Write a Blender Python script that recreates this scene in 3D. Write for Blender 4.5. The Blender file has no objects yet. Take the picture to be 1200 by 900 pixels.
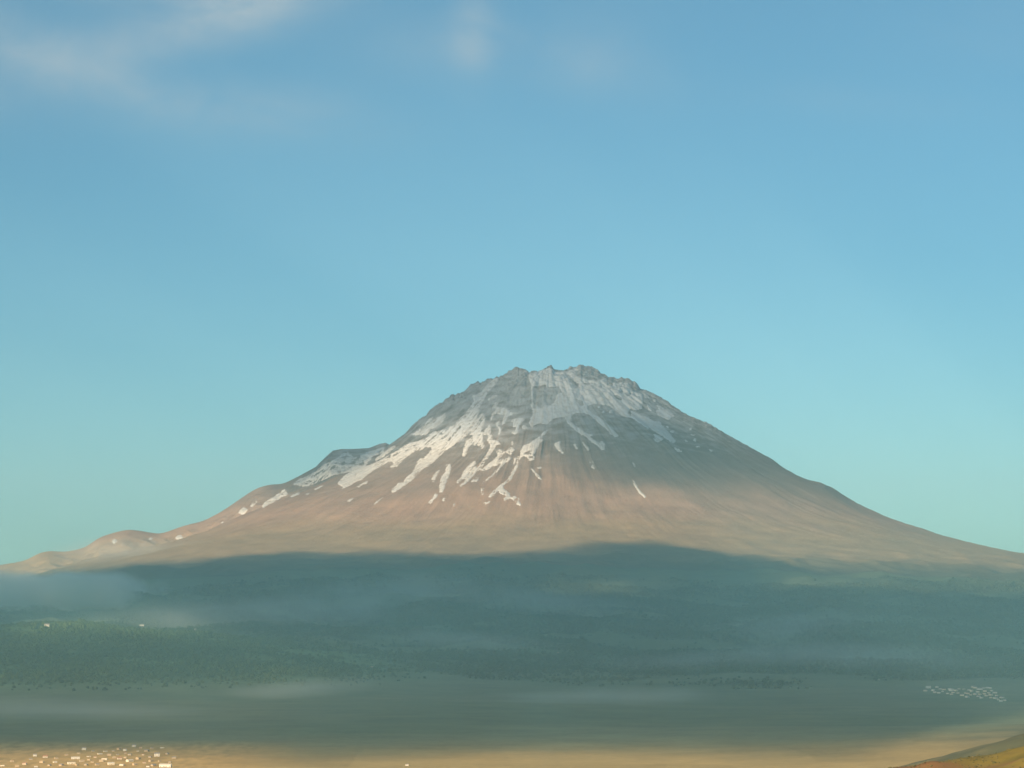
import bpy, math, random
import numpy as np

random.seed(7)
rng = np.random.default_rng(7)
C = bpy.context.scene.collection
scene = bpy.context.scene

# ------------------------------------------------------------------ camera model
F = 2823.0                      # focal length in photograph pixels (1200 wide)
PITCH = math.atan((722 - 450) / F)
CP, SP = math.cos(PITCH), math.sin(PITCH)
PLAIN = -208.0                  # the plain, relative to the camera's eye


def px2uv(px, py):
    """photograph pixel -> (x/y, z/y) of its ray"""
    a = (np.asarray(px, float) - 600) / F
    b = (450 - np.asarray(py, float)) / F
    yy = CP - b * SP
    return a / yy, (SP + b * CP) / yy


def uv2px(u, v):
    d = CP + v * SP
    b = (v * CP - SP) / d
    a = u / d
    return 600 + a * F, 450 - b * F


cam_d = bpy.data.cameras.new('camera')
cam = bpy.data.objects.new('camera', cam_d)
C.objects.link(cam)
cam.location = (0, 0, 0)
cam.rotation_euler = (math.pi / 2 + PITCH, 0, 0)
cam_d.sensor_width = 36
cam_d.lens = 36 * F / 1200
cam_d.clip_start = 1
cam_d.clip_end = 120000
scene.camera = cam

# ------------------------------------------------------------------ noise
_perm = np.random.default_rng(11).permutation(4096)
_ga = np.random.default_rng(12).uniform(0, 2 * math.pi, 4096)
_gx, _gy = np.cos(_ga), np.sin(_ga)


def pnoise(x, y, seed=0):
    x = np.asarray(x, float) + seed * 17.13
    y = np.asarray(y, float) + seed * 9.71
    xi = np.floor(x).astype(np.int64); yi = np.floor(y).astype(np.int64)
    xf = x - xi; yf = y - yi
    sx = xf * xf * xf * (xf * (xf * 6 - 15) + 10)
    sy = yf * yf * yf * (yf * (yf * 6 - 15) + 10)

    def g(ix, iy, dx, dy):
        h = _perm[(_perm[ix & 4095] + iy) & 4095]
        return _gx[h] * dx + _gy[h] * dy
    n00 = g(xi, yi, xf, yf); n10 = g(xi + 1, yi, xf - 1, yf)
    n01 = g(xi, yi + 1, xf, yf - 1); n11 = g(xi + 1, yi + 1, xf - 1, yf - 1)
    a = n00 + sx * (n10 - n00); b = n01 + sx * (n11 - n01)
    return 1.5 * (a + sy * (b - a))


def fbm(x, y, octv=4, seed=0, gain=.5):
    s = 0; a = 1; t = 0
    for i in range(octv):
        s = s + a * pnoise(x * 2 ** i, y * 2 ** i, seed + i * 3); t += a; a *= gain
    return s / t


def sstep(a, b, x):
    t = np.clip((np.asarray(x, float) - a) / (b - a), 0, 1)
    return t * t * (3 - 2 * t)


# ------------------------------------------------------------------ terrain
SIL = np.array([(-320, 715), (-180, 695), (-60, 672), (0, 662), (30, 657), (45, 648), (58, 645), (75, 647), (100, 642), (115, 630), (130, 625), (150, 620), (165, 622),
                (188, 626), (215, 616), (240, 610), (262, 598), (285, 582), (300, 572), (318, 567), (330, 568), (350, 558),
                (370, 547), (382, 535), (390, 528), (400, 526), (415, 526), (432, 525), (445, 520), (460, 517), (468, 514),
                (476, 506), (488, 495), (500, 485), (508, 477), (518, 471), (528, 463), (533, 464), (545, 457), (552, 450),
                (560, 447), (565, 446), (580, 442), (590, 440), (597, 434), (605, 429), (613, 431), (620, 436), (630, 435),
                (640, 431), (647, 429), (652, 435), (658, 435), (664, 434), (668, 431), (676, 428), (685, 428), (695, 431),
                (705, 437), (712, 441), (718, 443), (730, 443), (740, 446), (750, 454), (765, 460), (780, 469), (795, 480),
                (810, 489), (830, 496), (850, 508), (870, 519), (890, 530), (905, 538), (915, 546), (930, 555), (945, 562),
                (960, 565), (975, 571), (990, 581), (1005, 590), (1020, 597), (1040, 606), (1060, 613), (1080, 619),
                (1100, 626), (1130, 634), (1160, 641), (1190, 647), (1200, 648), (1300, 668), (1400, 686), (1550, 706)], float)
MAINL = np.array([(-320, 722), (-60, 700), (0, 686), (60, 668), (100, 655), (150, 645), (200, 635), (240, 623), (280, 605), (320, 589), (360, 574), (400, 556),
                  (440, 533), (476, 507)], float)
YM, XM = 15500.0, (645 - 600) / F * 15500.0
MAIN = np.vstack([MAINL, SIL[SIL[:, 0] > 480]])
mu, mv = px2uv(MAIN[:, 0], MAIN[:, 1])
su, sv = px2uv(SIL[:, 0], SIL[:, 1])
_fp = np.arange(-320, 1551, 1.0)
_fy = np.interp(_fp, SIL[:, 0], SIL[:, 1])
_g = np.exp(-.5 * (np.arange(-18, 19) / 5.5) ** 2); _g /= _g.sum()
_fy = np.where(_fp < 350, np.convolve(np.pad(_fy, 18, mode='edge'), _g, 'valid'), _fy)
bu, bv = px2uv(_fp, _fy)

# smoothed radial profiles
_uu = np.linspace(-.33, .33, 2400)
_mm = np.interp(_uu, mu, mv)
_k = np.exp(-.5 * (np.arange(-60, 61) / 22.0) ** 2); _k /= _k.sum()
_ms = np.convolve(np.pad(_mm, 60, mode='edge'), _k, 'valid')
_xs = _uu * YM - XM
_hs = _ms * YM


def prof(r, side):
    return np.interp(side * r, _xs, _hs)


def apron(r):
    return np.interp(r, [0, 2600, 3300, 4500, 6000, 7300, 8600, 30000], [700, 470, 345, 175, 10, -125, PLAIN, PLAIN])


def gauss(x, y, cx, cy, sx, sy, rot=0):
    c, s = math.cos(rot), math.sin(rot)
    dx, dy = x - cx, y - cy
    return np.exp(-.5 * (((dx * c + dy * s) / sx) ** 2 + ((-dx * s + dy * c) / sy) ** 2))


def hill_left(x, y):
    h = 128 * gauss(x, y, -1340, 7400, 400, 640, .1) + 75 * gauss(x, y, -2150, 7500, 480, 700, 0)
    h = h + 38 * gauss(x, y, -640, 7300, 330, 520, .2)
    return h


def hill_near(x, y):
    """the grassy spur at the lower right"""
    h = 155 * gauss(x, y, 455, 1240, 400, 300, -.05)
    return h


def spur(x, y):
    return 118 * gauss(x, y, 650, 2250, 250, 330, -.05) + 45 * gauss(x, y, 1300, 3500, 450, 700, .2)


def raw(x, y, detail=True):
    dx, dy = x - XM, y - YM
    r = np.hypot(dx, dy) + 1e-6
    th = np.arctan2(dy, dx)
    if detail:
        wob = fbm(x / 900, y / 900, 3, 40)
        r2 = r * (1 + .05 * wob * sstep(300, 1500, r))
    else:
        r2 = r
    w = .5 + .5 * dx / r
    w = sstep(0, 1, w)
    hm = (1 - w) * prof(r2, -1) + w * prof(r2, 1)
    # away from the picture plane the flank follows a common profile low down
    t = sstep(2300, 3900, r) * (1 - np.abs(dx / r)) ** .6
    hm = hm * (1 - t) + apron(r) * t
    hm = np.where(r > 4200, np.minimum(hm, np.maximum(apron(r), hm * 0 + PLAIN)), hm) * sstep(4700, 4200, r) + apron(r) * sstep(4200, 4700, r) \
        if True else hm
    if detail:
        tw = th + .018 * fbm(x / 700, y / 700, 2, 51)
        amp = sstep(60, 900, r) * (1 - .55 * sstep(1500, 3600, r)) * sstep(6500, 4200, r)
        g1 = 1 - np.abs(pnoise(tw * 9, r / 2600, 61)) * 2
        g2 = 1 - np.abs(pnoise(tw * 24, r / 1500, 62)) * 2
        g3 = 1 - np.abs(pnoise(tw * 58, r / 900, 63)) * 2
        irr = .35 + 1.3 * sstep(-.3, .5, fbm(x / 420, y / 420, 3, 66))
        hm = hm + amp * irr * ((4 + 7 * sstep(2000, 700, r)) * g1 + (2 + 3.5 * sstep(2000, 900, r)) * g2 + (.8 + 1.2 * sstep(1700, 900, r)) * g3)
        crag = sstep(1300, 350, r)
        hm = hm + crag * (14 * fbm(x / 85, y / 85, 4, 71, .6) + 9 * (1 - 2 * np.abs(pnoise(x / 60, y / 60, 76))) + 5 * (1 - 2 * np.abs(pnoise(x / 27, y / 27, 77))))
        hm = hm + (3.0 * fbm(x / 130, y / 130, 4, 81)) * sstep(5200, 3000, r)
        # rolling foothills
        fo = sstep(2900, 4200, r) * sstep(8700, 6800, r)
        hm = hm + fo * (52 * fbm(x / 1300, y / 620, 4, 91) + 26 * (1 - 2 * np.abs(pnoise(x / 520 + .3 + .4 * fbm(x / 700, y / 500, 2, 96), y / 900, 95))) + 9 * (1 - 2 * np.abs(pnoise(x / 180, y / 300, 97))))
        pl = sstep(7000, 8800, r)
        hm = hm + pl * (2.0 * fbm(x / 400, y / 400, 3, 99) + 9 * fbm(x / 1100 + .25 * y / 1100, y / 620, 3, 98) * sstep(2600, 4200, y))
    hm = hm + hill_left(x, y) * (1 + (.14 * fbm(x / 330, y / 330, 3, 101) if detail else 0))
    hm = hm + (hill_near(x, y) + spur(x, y)) * (1 + (.08 * fbm(x / 90, y / 90, 4, 105) if detail else 0))
    return hm


YB = 16500.0


def back_ridge(x, y, detail=True):
    u = x / y
    d = np.abs(y - YB)
    if detail:
        u = u + sstep(15, 260, d) * (.0042 * fbm(x / 260, y / 160, 3, 118) + .0016 * fbm(x / 70, y / 60, 2, 119))
    zt = np.interp(u, bu, bv) * YB
    fall = np.interp(x / y, px2uv(np.array([-300, 452, 480, 520]), np.array([520.] * 4))[0], [0, 0, 120, 4000])
    n = (fbm(x / 160, y / 160, 4, 111) * 12 + 10 * (1 - 2 * np.abs(pnoise(x / 210 + y / 500, y / 420, 115)))) if detail else 0
    return zt - .34 * d + n * sstep(20, 260, d) - fall


def smax(a, b, k):
    h = np.clip(.5 + .5 * (a - b) / k, 0, 1)
    return b + (a - b) * h + k * h * (1 - h)


# skyline correction for the main cone
_cu = np.concatenate([np.linspace(px2uv(-330, 600)[0], px2uv(1560, 600)[0], 1300)])
_ry = np.arange(13200, 17200, 16.0)
_U, _Y = np.meshgrid(_cu, _ry)
_V = raw(_U * _Y, _Y) / _Y
_vm = _V.max(0); _yi = _ry[_V.argmax(0)]
_kk = np.exp(-.5 * (np.arange(-80, 81) / 28.0) ** 2); _kk /= _kk.sum()
_sm = lambda a: np.convolve(np.pad(a, 80, mode='edge'), _kk, 'valid')
_tgt = np.interp(_cu, mu, mv)
_pxc = 600 + _cu * F
_tgt = _tgt + (2.2 * pnoise(_pxc / 6.5, _pxc * 0 + .3, 7) + 1.9 * pnoise(_pxc / 3.4, _pxc * 0 + .7, 8)) / F * (sstep(470, 500, _pxc) * sstep(820, 720, _pxc) * .8 + .12)
_diff = _tgt - _vm
_lo = _sm(_diff); _hi = _diff - _lo
_ys = _sm(_yi)


def height(x, y):
    x = np.asarray(x, float); y = np.asarray(y, float)
    h = raw(x, y)
    yy = np.maximum(y, 50.)
    u = x / yy
    far = y > 9500
    lo = np.interp(u, _cu, _lo); hi = None; ys = np.interp(u, _cu, _ys)
    yi = np.interp(u, _cu, _yi)
    hi = np.interp(u + sstep(10, 110, np.abs(y - yi)) * (.0022 * fbm(x / 75, y / 75, 3, 121) + .0000045 * np.abs(y - yi) * pnoise(x / 130, y / 130, 124)), _cu, _hi)
    corr = yy * (lo * sstep(ys - 2600, ys - 500, y) + hi * np.exp(-.5 * ((y - yi) / 140) ** 2))
    h = h + np.where(far, corr, 0)
    sel = far & (u < px2uv(520, 520)[0])
    hb = np.where(sel, back_ridge(x, yy), -9999)
    h = np.where(sel, smax(h, hb, 14), h)
    return h


# ------------------------------------------------------------------ snow and shade maps, traced in the photograph and laid on the slope
def ins(P, X, Y):
    c = np.zeros(X.shape, bool)
    n = len(P)
    j = n - 1
    for i in range(n):
        xi, yi = P[i]; xj, yj = P[j]
        if yi != yj:
            c ^= ((yi > Y) != (yj > Y)) & (X < (xj - xi) * (Y - yi) / (yj - yi) + xi)
        j = i
    return c


SX0, SY0, SX1, SY1, SR = 110, 415, 880, 660, 4
smap = np.zeros(((SY1 - SY0) * SR, (SX1 - SX0) * SR), np.float32)


def paint(ox, oy, s, pts, val=1.):
    P = [((ox + x / s - SX0) * SR, (oy + y / s - SY0) * SR) for x, y in pts]
    xs = [p[0] for p in P]; ys = [p[1] for p in P]
    x0, x1 = max(0, int(min(xs)) - 1), min(smap.shape[1], int(max(xs)) + 2)
    y0, y1 = max(0, int(min(ys)) - 1), min(smap.shape[0], int(max(ys)) + 2)
    if x1 <= x0 or y1 <= y0:
        return
    X, Y = np.meshgrid(np.arange(x0, x1) + .5, np.arange(y0, y1) + .5)
    smap[y0:y1, x0:x1][ins(P, X, Y)] = val


def blob(x, y, r):
    return [(x + r * (1 + .25 * math.sin(3 * k)) * math.cos(k), y + r * .8 * math.sin(k)) for k in np.linspace(0, 2 * math.pi, 9)[:-1]]


SNOW = [
 (330, 510, [
  [(130,580),(200,520),(330,470),(400,420),(500,340),(560,320),(680,250),(720,210),(780,200),(850,260),(950,230),(1000,200),(1100,170),(1200,130),(1200,200),(1100,240),(1030,300),(980,370),(880,420),(700,450),(620,470),(500,520),(320,600),(220,600)],
  '-', [(690,270),(760,235),(800,250),(740,275)], [(800,330),(850,300),(900,240),(930,250),(850,340)], [(1050,260),(1110,230),(1120,245),(1060,280)], [(700,330),(740,300),(750,340),(710,360)], [(560,390),(620,350),(640,370),(580,410)], [(900,340),(960,310),(980,330),(920,360)], [(480,420),(520,400),(500,430)], [(1130,200),(1190,160),(1190,180),(1140,220)], [(640,430),(700,420),(690,440)],
  '+', [(650,570),(680,530),(760,460),(850,420),(900,400),(980,370),(1100,320),(1200,270),(1200,340),(1100,400),(1000,470),(930,530),(860,560),(700,640),(720,610)],
  [(870,620),(960,560),(1020,530),(1010,560),(900,620)], [(0,650),(50,630),(70,690),(0,730)], [(100,720),(220,660),(210,690),(130,730)], [(380,630),(500,580),(480,605),(400,645)],
  [(260,710),(350,660),(310,700)], [(1070,810),(1200,720),(1190,735),(1090,815)], [(760,780),(870,720),(800,780)]]),
 (440, 420, [
  [(400,900),(480,860),(560,790),(600,740),(660,690),(700,700),(760,680),(820,640),(825,680),(790,750),(720,800),(650,830),(600,900)],
  [(600,900),(720,850),(830,830),(880,800),(940,770),(1000,700),(1060,640),(1090,600),(1140,530),(1160,470),(1140,430),(1200,420),(1200,900)],
  '-', [(810,850),(850,800),(870,820),(830,860)], [(740,870),(790,880),(770,895),(750,885)], [(950,830),(1010,760),(1040,740),(1000,810),(960,840)], [(1080,900),(1120,850),(1140,860),(1110,900)], [(720,850),(735,845),(730,860)]]),
 (540, 420, [
  '+', [(0,730),(60,680),(100,600),(150,510),(135,430),(190,430),(260,360),(330,290),(400,230),(455,222),(440,260),(390,330),(330,380),(290,460),(230,560),(215,620),(180,720),(110,840),(60,900),(0,900)],
  [(310,490),(350,445),(425,420),(430,450),(370,480),(345,500)],
  [(130,850),(210,700),(240,640),(270,650),(290,700),(280,760),(250,800),(250,860),(300,820),(350,770),(360,800),(350,880),(340,900),(100,900)],
  '-', [(210,780),(240,720),(265,710),(240,760),(220,790)], [(255,830),(270,800),(310,790),(290,830),(270,870)],
  '+', [(345,720),(360,640),(380,560),(400,520),(440,510),(455,530),(420,545),(440,575),(520,580),(580,620),(560,650),(500,660),(400,650),(380,690),(360,730)],
  [(520,640),(600,630),(700,640),(600,660),(540,690),(520,760),(480,790),(490,740)],
  [(410,750),(470,730),(440,780),(480,830),(480,880),(440,900),(450,840),(420,790)],
  [(590,730),(640,700),(740,695),(745,730),(700,770),(680,830),(670,880),(640,900),(590,870),(590,850),(640,860),(650,800),(600,810),(620,780)],
  [(710,800),(750,780),(785,810),(770,840),(730,830)],
  [(800,190),(840,170),(930,150),(1000,120),(1060,110),(1110,160),(1200,160),(1200,380),(1160,330),(1100,300),(1000,310),(850,330),(820,280),(790,240)],
  [(820,300),(850,320),(848,500),(860,560),(832,500)],
  [(830,500),(850,570),(870,585),(900,560),(920,580),(960,590),(980,540),(1000,560),(1100,540),(1110,490),(1140,420),(1170,420),(1200,450),(1200,690),(1120,690),(1050,740),(1000,780),(960,770),(900,760),(870,780),(840,820),(800,760),(830,690),(850,650),(825,560)],
  [(930,900),(960,870),(1020,830),(1000,880),(990,900)], [(540,330),(562,350),(550,380)], [(735,345),(755,340),(750,370)]]),
 (640, 420, [
  '+', [(0,170),(60,150),(130,170),(200,155),(260,150),(340,110),(380,120),(350,190),(400,230),(500,240),(540,250),(580,270),(640,250),(700,230),(720,270),(740,300),(770,330),(790,280),(860,300),(880,270),(920,290),(960,280),(1000,370),(1060,400),(1130,420),(1130,540),(1110,600),(1050,600),(980,590),(960,650),(1050,720),(1120,760),(1200,800),(1200,835),(1100,760),(1000,700),(900,680),(850,640),(750,560),(640,540),(560,530),(480,560),(540,640),(640,700),(760,810),(850,900),(760,900),(700,820),(640,780),(600,740),(520,670),(440,640),(340,640),(300,680),(290,740),(380,820),(480,900),(420,900),(340,840),(250,760),(220,690),(120,690),(0,700)],
  '-', [(0,340),(150,330),(190,400),(130,420),(110,500),(60,550),(0,550)],
  [(360,190),(390,120),(480,150),(540,130),(620,150),(680,230),(580,260),(500,250),(420,230)],
  [(260,230),(300,240),(380,300),(400,340),(340,350),(300,290)], [(340,470),(430,500),(440,560),(400,550)],
  [(480,590),(560,560),(640,600),(720,650),(830,700),(900,690),(1000,720),(1100,780),(1200,850),(1200,900),(860,900),(760,800),(640,690),(540,630)],
  blob(720,310,16), blob(750,350,16), blob(880,395,24), blob(960,425,28), blob(985,525,14), blob(640,330,20), blob(880,330,18), blob(1000,420,22),
  [(790,430),(850,430),(890,470),(880,500),(820,470)], [(980,590),(1040,600),(1100,640),(1200,690),(1200,704),(1080,660)],
  [(440,290),(500,280),(520,310),(470,320)],
  '+', [(470,140),(490,150),(480,180)], [(560,520),(580,510),(575,545)], [(600,560),(640,560),(620,590)], [(650,620),(700,600),(690,640),(660,650)], [(740,610),(790,600),(780,640),(750,650)]]),
 (740, 450, [
  [(0,100),(60,100),(120,200),(130,290),(60,310),(0,300)],
  [(0,310),(100,360),(210,400),(270,440),(330,440),(400,530),(470,600),(520,660),(500,700),(400,640),(280,560),(180,500),(100,450),(0,400)],
  [(250,580),(320,600),(380,650),(300,690),(250,640),(290,640)], [(500,740),(560,760),(600,800),(560,800),(510,770)],
  [(140,120),(200,130),(210,170),(160,170)], [(250,180),(300,190),(270,215)], [(180,240),(230,270),(250,330),(200,310)],
  [(280,240),(340,260),(400,300),(470,330),(510,380),(460,390),(440,430),(380,400),(310,370),(280,310),(330,300)],
  [(400,490),(440,500),(430,530)], [(430,545),(510,550),(490,580)], [(670,520),(710,510),(710,545),(680,545)], [(690,580),(750,600),(740,612),(690,600)],
  [(720,650),(755,640),(755,680),(730,675)], [(760,720),(810,735),(790,750),(760,745)], [(905,765),(955,770),(935,810)], [(620,640),(670,685),(640,680)]]),
 (440, 510, [
  [(0,280),(100,200),(180,140),(240,120),(220,160),(100,250),(0,310)],
  [(0,390),(0,330),(100,270),(220,200),(330,130),(400,90),(500,70),(660,0),(700,0),(560,120),(520,140),(500,170),(400,230),(330,290),(260,360),(200,385),(160,380),(220,330),(180,310),(100,340)],
  '-', [(340,180),(380,160),(400,170),(360,190)], [(440,120),(460,100),(470,140)], [(200,240),(280,200),(270,220),(210,255)],
  '+', [(530,140),(600,100),(700,20),(720,0),(1080,0),(980,70),(900,130),(820,190),(740,260),(640,350),(560,400),(500,450),(430,530),(340,590),(240,670),(190,670),(190,640),(250,590),(260,560),(330,560),(360,500),(430,440),(470,370),(490,310),(530,270),(560,280),(620,220),(660,170),(650,140),(580,150),(510,190)],
  [(820,340),(880,340),(890,370),(880,440),(830,560),(790,670),(750,670),(750,600),(770,500),(820,430)],
  [(720,410),(760,410),(740,440),(710,500),(680,560),(650,520),(690,460)], [(700,690),(740,690),(700,750),(640,810),(625,790),(660,740)],
  [(780,750),(820,730),(810,770),(770,785)], [(910,800),(940,800),(920,850)],
  [(1050,400),(1100,330),(1180,300),(1180,350),(1200,400),(1160,440),(1100,520),(1020,600),(980,600),(1040,560),(1060,510),(1010,530),(960,570),(950,540),(1010,490),(1030,430)],
  [(1020,240),(1030,160),(1070,60),(1130,30),(1200,20),(1200,70),(1100,100),(1080,170),(1060,240)]]),
 (540, 510, [
  [(20,250),(30,180),(70,100),(60,60),(130,30),(150,0),(260,0),(260,60),(280,130),(250,165),(230,130),(130,110),(90,140),(70,200),(50,250)],
  [(310,60),(330,0),(370,0),(380,50),(440,70),(470,100),(420,120),(400,150),(350,230),(290,310),(230,400),(180,440),(130,500),(60,570),(0,610),(0,580),(60,540),(120,470),(190,400),(250,310),(310,210),(350,130),(330,90)],
  [(60,400),(110,330),(180,300),(180,350),(170,400),(120,460),(60,480),(0,530),(0,490)],
  [(230,410),(270,370),(400,280),(440,230),(410,190),(460,170),(520,190),(560,160),(600,140),(650,180),(600,200),(600,230),(560,230),(530,190),(480,250),(440,290),(480,290),(560,260),(610,265),(560,300),(510,340),(440,420),(380,480),(300,540),(250,580),(270,540),(360,470),(430,400),(480,330),(380,370),(330,400),(260,420)],
  [(110,550),(170,500),(250,450),(210,510),(200,545),(140,550)], [(600,70),(630,80),(610,120),(595,110)],
  [(960,0),(920,20),(800,95),(740,120),(700,180),(690,240),(630,270),(625,330),(630,380),(580,450),(550,520),(470,580),(400,640),(330,710),(340,740),(380,720),(440,650),(460,690),(540,710),(500,750),(520,770),(580,740),(640,780),(650,810),(700,830),(710,810),(680,780),(690,740),(630,715),(580,720),(580,690),(540,650),(500,620),(500,590),(590,530),(650,420),(685,350),(670,300),(740,240),(790,270),(800,305),(870,290),(880,250),(850,245),(880,190),(930,90),(970,60),(950,40)],
  '-', [(745,235),(755,205),(800,180),(830,190),(800,220)], [(805,140),(830,110),(832,140)], [(800,255),(840,245),(850,265),(815,270)],
  '+', [(820,380),(850,400),(950,510),(940,530),(910,510),(850,440)], [(890,375),(950,370),(950,390),(900,395)],
  [(1100,120),(1110,90),(1170,80),(1160,150),(1200,200),(1200,225),(1130,170)], [(230,630),(275,610),(270,650),(265,710),(245,690)], [(250,790),(300,785),(350,765),(350,785),(300,810)]]),
 (640, 500, [
  [(320,0),(370,0),(480,80),(560,95),(520,120),(580,170),(630,190),(650,160),(690,200),(690,270),(650,275),(600,220),(540,190),(470,120),(380,50)],
  [(670,0),(740,0),(850,110),(830,130),(790,110)], [(410,150),(450,190),(510,270),(500,290),(440,220)], [(320,205),(350,200),(375,265),(355,270)],
  [(100,210),(120,180),(160,170),(170,240),(210,305),(200,325),(120,260)], [(510,400),(550,395),(560,450),(580,490),(560,500),(530,470),(540,430),(515,430)],
  [(1010,410),(1040,430),(1055,480),(1030,470)], [(1010,610),(1040,640),(1080,720),(1180,830),(1160,840),(1080,770),(1030,680)]]),
 (220, 560, [
  [(580,420),(650,345),(680,350),(690,370),(720,370),(650,430),(600,420)], [(730,330),(800,270),(820,285),(760,340)],
  [(870,330),(900,290),(1000,230),(1130,140),(1180,190),(1100,230),(1060,260),(920,330),(890,360)], [(370,540),(420,505),(410,530)],
  [(-895,745),(-850,710),(-815,745),(-860,775)], [(-470,720),(-430,695),(-395,715),(-440,730)], [(-150,700),(-80,665),(-50,700),(-120,725)], [(-540,780),(-490,765),(-500,782)]]),
]
for ox, oy, polys in SNOW:
    val = 1.
    for P in polys:
        if P == '+':
            val = 1.
        elif P == '-':
            val = 0.
        else:
            paint(ox, oy, 10, P, val)


def boxblur(a, r):
    for ax in (0, 1):
        p = np.pad(a, [(r + 1, r) if i == ax else (0, 0) for i in (0, 1)], mode='edge')
        c = np.cumsum(p, ax, dtype=np.float64)
        n = a.shape[ax]
        hi = np.take(c, np.arange(2 * r + 1, 2 * r + 1 + n), ax); lo = np.take(c, np.arange(0, n), ax)
        a = ((hi - lo) / (2 * r + 1)).astype(np.float32)
    return a


smap = boxblur(boxblur(smap, 1), 2)


def sample(m, fx, fy):
    fx = np.clip(fx, 0, m.shape[1] - 1.001); fy = np.clip(fy, 0, m.shape[0] - 1.001)
    xi = fx.astype(int); yi = fy.astype(int); a = fx - xi; b = fy - yi
    return (m[yi, xi] * (1 - a) + m[yi, xi + 1] * a) * (1 - b) + (m[yi + 1, xi] * (1 - a) + m[yi + 1, xi + 1] * a) * b


def snow_at(px, py):
    m = sample(smap, (px - SX0) * SR, (py - SY0) * SR)
    return np.where((px > SX0) & (px < SX1) & (py > SY0) & (py < SY1), m, 0)


def seg(px, py, pts, w):
    """falloff from a polyline given in the photograph"""
    d = np.full(px.shape, 1e9)
    for (x0, y0), (x1, y1) in zip(pts[:-1], pts[1:]):
        t = np.clip(((px - x0) * (x1 - x0) + (py - y0) * (y1 - y0)) / ((x1 - x0) ** 2 + (y1 - y0) ** 2 + 1e-9), 0, 1)
        d = np.minimum(d, np.hypot(px - x0 - t * (x1 - x0), py - y0 - t * (y1 - y0)))
    return np.exp(-(d / w) ** 2)


def low_shade(px, py):
    """how thick the cloud bank stands over a spot of the low ground"""
    top = np.interp(px, [-400, 0, 60, 120, 200, 260, 330, 420, 500, 570, 640, 700, 780, 830, 900, 1000, 1060, 1200, 1600],
                    [712, 694, 676, 668, 661, 656, 654, 650, 652, 655, 646, 641, 641, 655, 663, 672, 679, 684, 700])
    bot = np.interp(px, [-400, 0, 100, 200, 300, 420, 550, 700, 830, 960, 1010, 1080, 1200, 1600],
                    [892, 890, 881, 885, 895, 891, 885, 884, 888, 894, 886, 858, 838, 832])
    n = 6 * fbm(px / 60, py / 40, 3, 131)
    s = sstep(-8, 18, py - top + n) * sstep(10, -22, py - bot + n)
    deep = np.interp(py, [600, 645, 700, 770, 800, 830, 870, 900], [1, 1, 1, .95, .74, .58, .50, .44])
    deep = deep * (1 - .58 * sstep(480, 330, px) * sstep(715, 760, py) * sstep(860, 820, py) + .25 * sstep(560, 800, px) * sstep(690, 710, py) * sstep(810, 790, py))
    s = s * (1 - 1.0 * np.exp(-((px + 5) / 130) ** 2 - ((py - 694) / 24) ** 2))
    s = s * (1 - .6 * np.exp(-((px - 1135) / 70) ** 2 - ((py - 812) / 14) ** 2))
    s = s * np.clip(deep * (.92 + .95 * fbm(px / 150, py / 36, 4, 141)), .12, 1.2)
    s = s * (1 - .92 * seg(px, py, [(620, 692), (740, 690)], 19)) * (1 - .92 * seg(px, py, [(860, 692), (960, 687), (1060, 690), (1250, 694)], 19))
    s = s * (1 - .95 * seg(px, py, [(20, 742), (60, 735), (140, 735), (235, 738)], 19))
    return s


def high_shade(px, py):
    """thin high cloud over the summit and the hollow right of it"""
    sil = np.interp(px, SIL[:, 0], SIL[:, 1])
    lim = np.interp(px, [300, 350, 420, 480, 540, 600, 650, 700, 760, 820, 900, 960, 1010], [572, 578, 553, 515, 500, 510, 545, 575, 570, 555, 575, 590, 600])
    s = sstep(14, -26, py - lim) * sstep(1040, 930, px) * sstep(290, 340, px)
    deep = 1.6 * np.exp(-(((px - 765) / 85) ** 2 + ((py - 535 - (px - 765) * .32) / 22) ** 2))
    k = .66 + .3 * sstep(500, 450, px) + .25 * sstep(590, 540, px)
    return np.clip(k * s + .95 * deep, 0, 2.0)


# ------------------------------------------------------------------ mesh helpers
def new_mesh(name, verts, faces=None, quads=None, mat=None, attrs=None, normals=None, smooth=True, link=True):
    me = bpy.data.meshes.new(name)
    verts = np.asarray(verts, np.float32)
    if quads is not None:
        quads = np.asarray(quads, np.int32)
        n = len(quads); k = quads.shape[1]
        me.vertices.add(len(verts)); me.vertices.foreach_set('co', verts.ravel())
        me.loops.add(n * k); me.loops.foreach_set('vertex_index', quads.ravel())
        me.polygons.add(n); me.polygons.foreach_set('loop_start', np.arange(n, dtype=np.int32) * k)
        me.polygons.foreach_set('use_smooth', np.full(n, smooth))
        me.update(calc_edges=True)
    else:
        me.from_pydata(verts.tolist(), [], faces); me.update()
    for an, av in (attrs or {}).items():
        av = np.asarray(av, np.float32)
        if av.ndim == 1:
            a = me.attributes.new(an, 'FLOAT', 'POINT'); a.data.foreach_set('value', av)
        else:
            a = me.attributes.new(an, 'FLOAT_COLOR', 'POINT')
            a.data.foreach_set('color', np.concatenate([av, np.ones((len(av), 1), np.float32)], 1).ravel())
    if normals is not None:
        me.normals_split_custom_set_from_vertices(normals.tolist())
    if mat:
        for m in (mat if isinstance(mat, (list, tuple)) else [mat]):
            me.materials.append(m)
    ob = bpy.data.objects.new(name, me)
    if link:
        C.objects.link(ob)
    return ob


def grid_quads(nr, nc, mask=None):
    i = np.arange(nr * nc).reshape(nr, nc)
    q = np.stack([i[:-1, :-1], i[:-1, 1:], i[1:, 1:], i[1:, :-1]], -1).reshape(-1, 4)
    if mask is not None:
        q = q[mask.reshape(-1)]
    return q


def compact(q):
    used, inv = np.unique(q, return_inverse=True)
    return used, inv.reshape(q.shape)


def kind(o, k, label=None):
    o['kind'] = k
    if label:
        o['label'] = label
    return o


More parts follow.
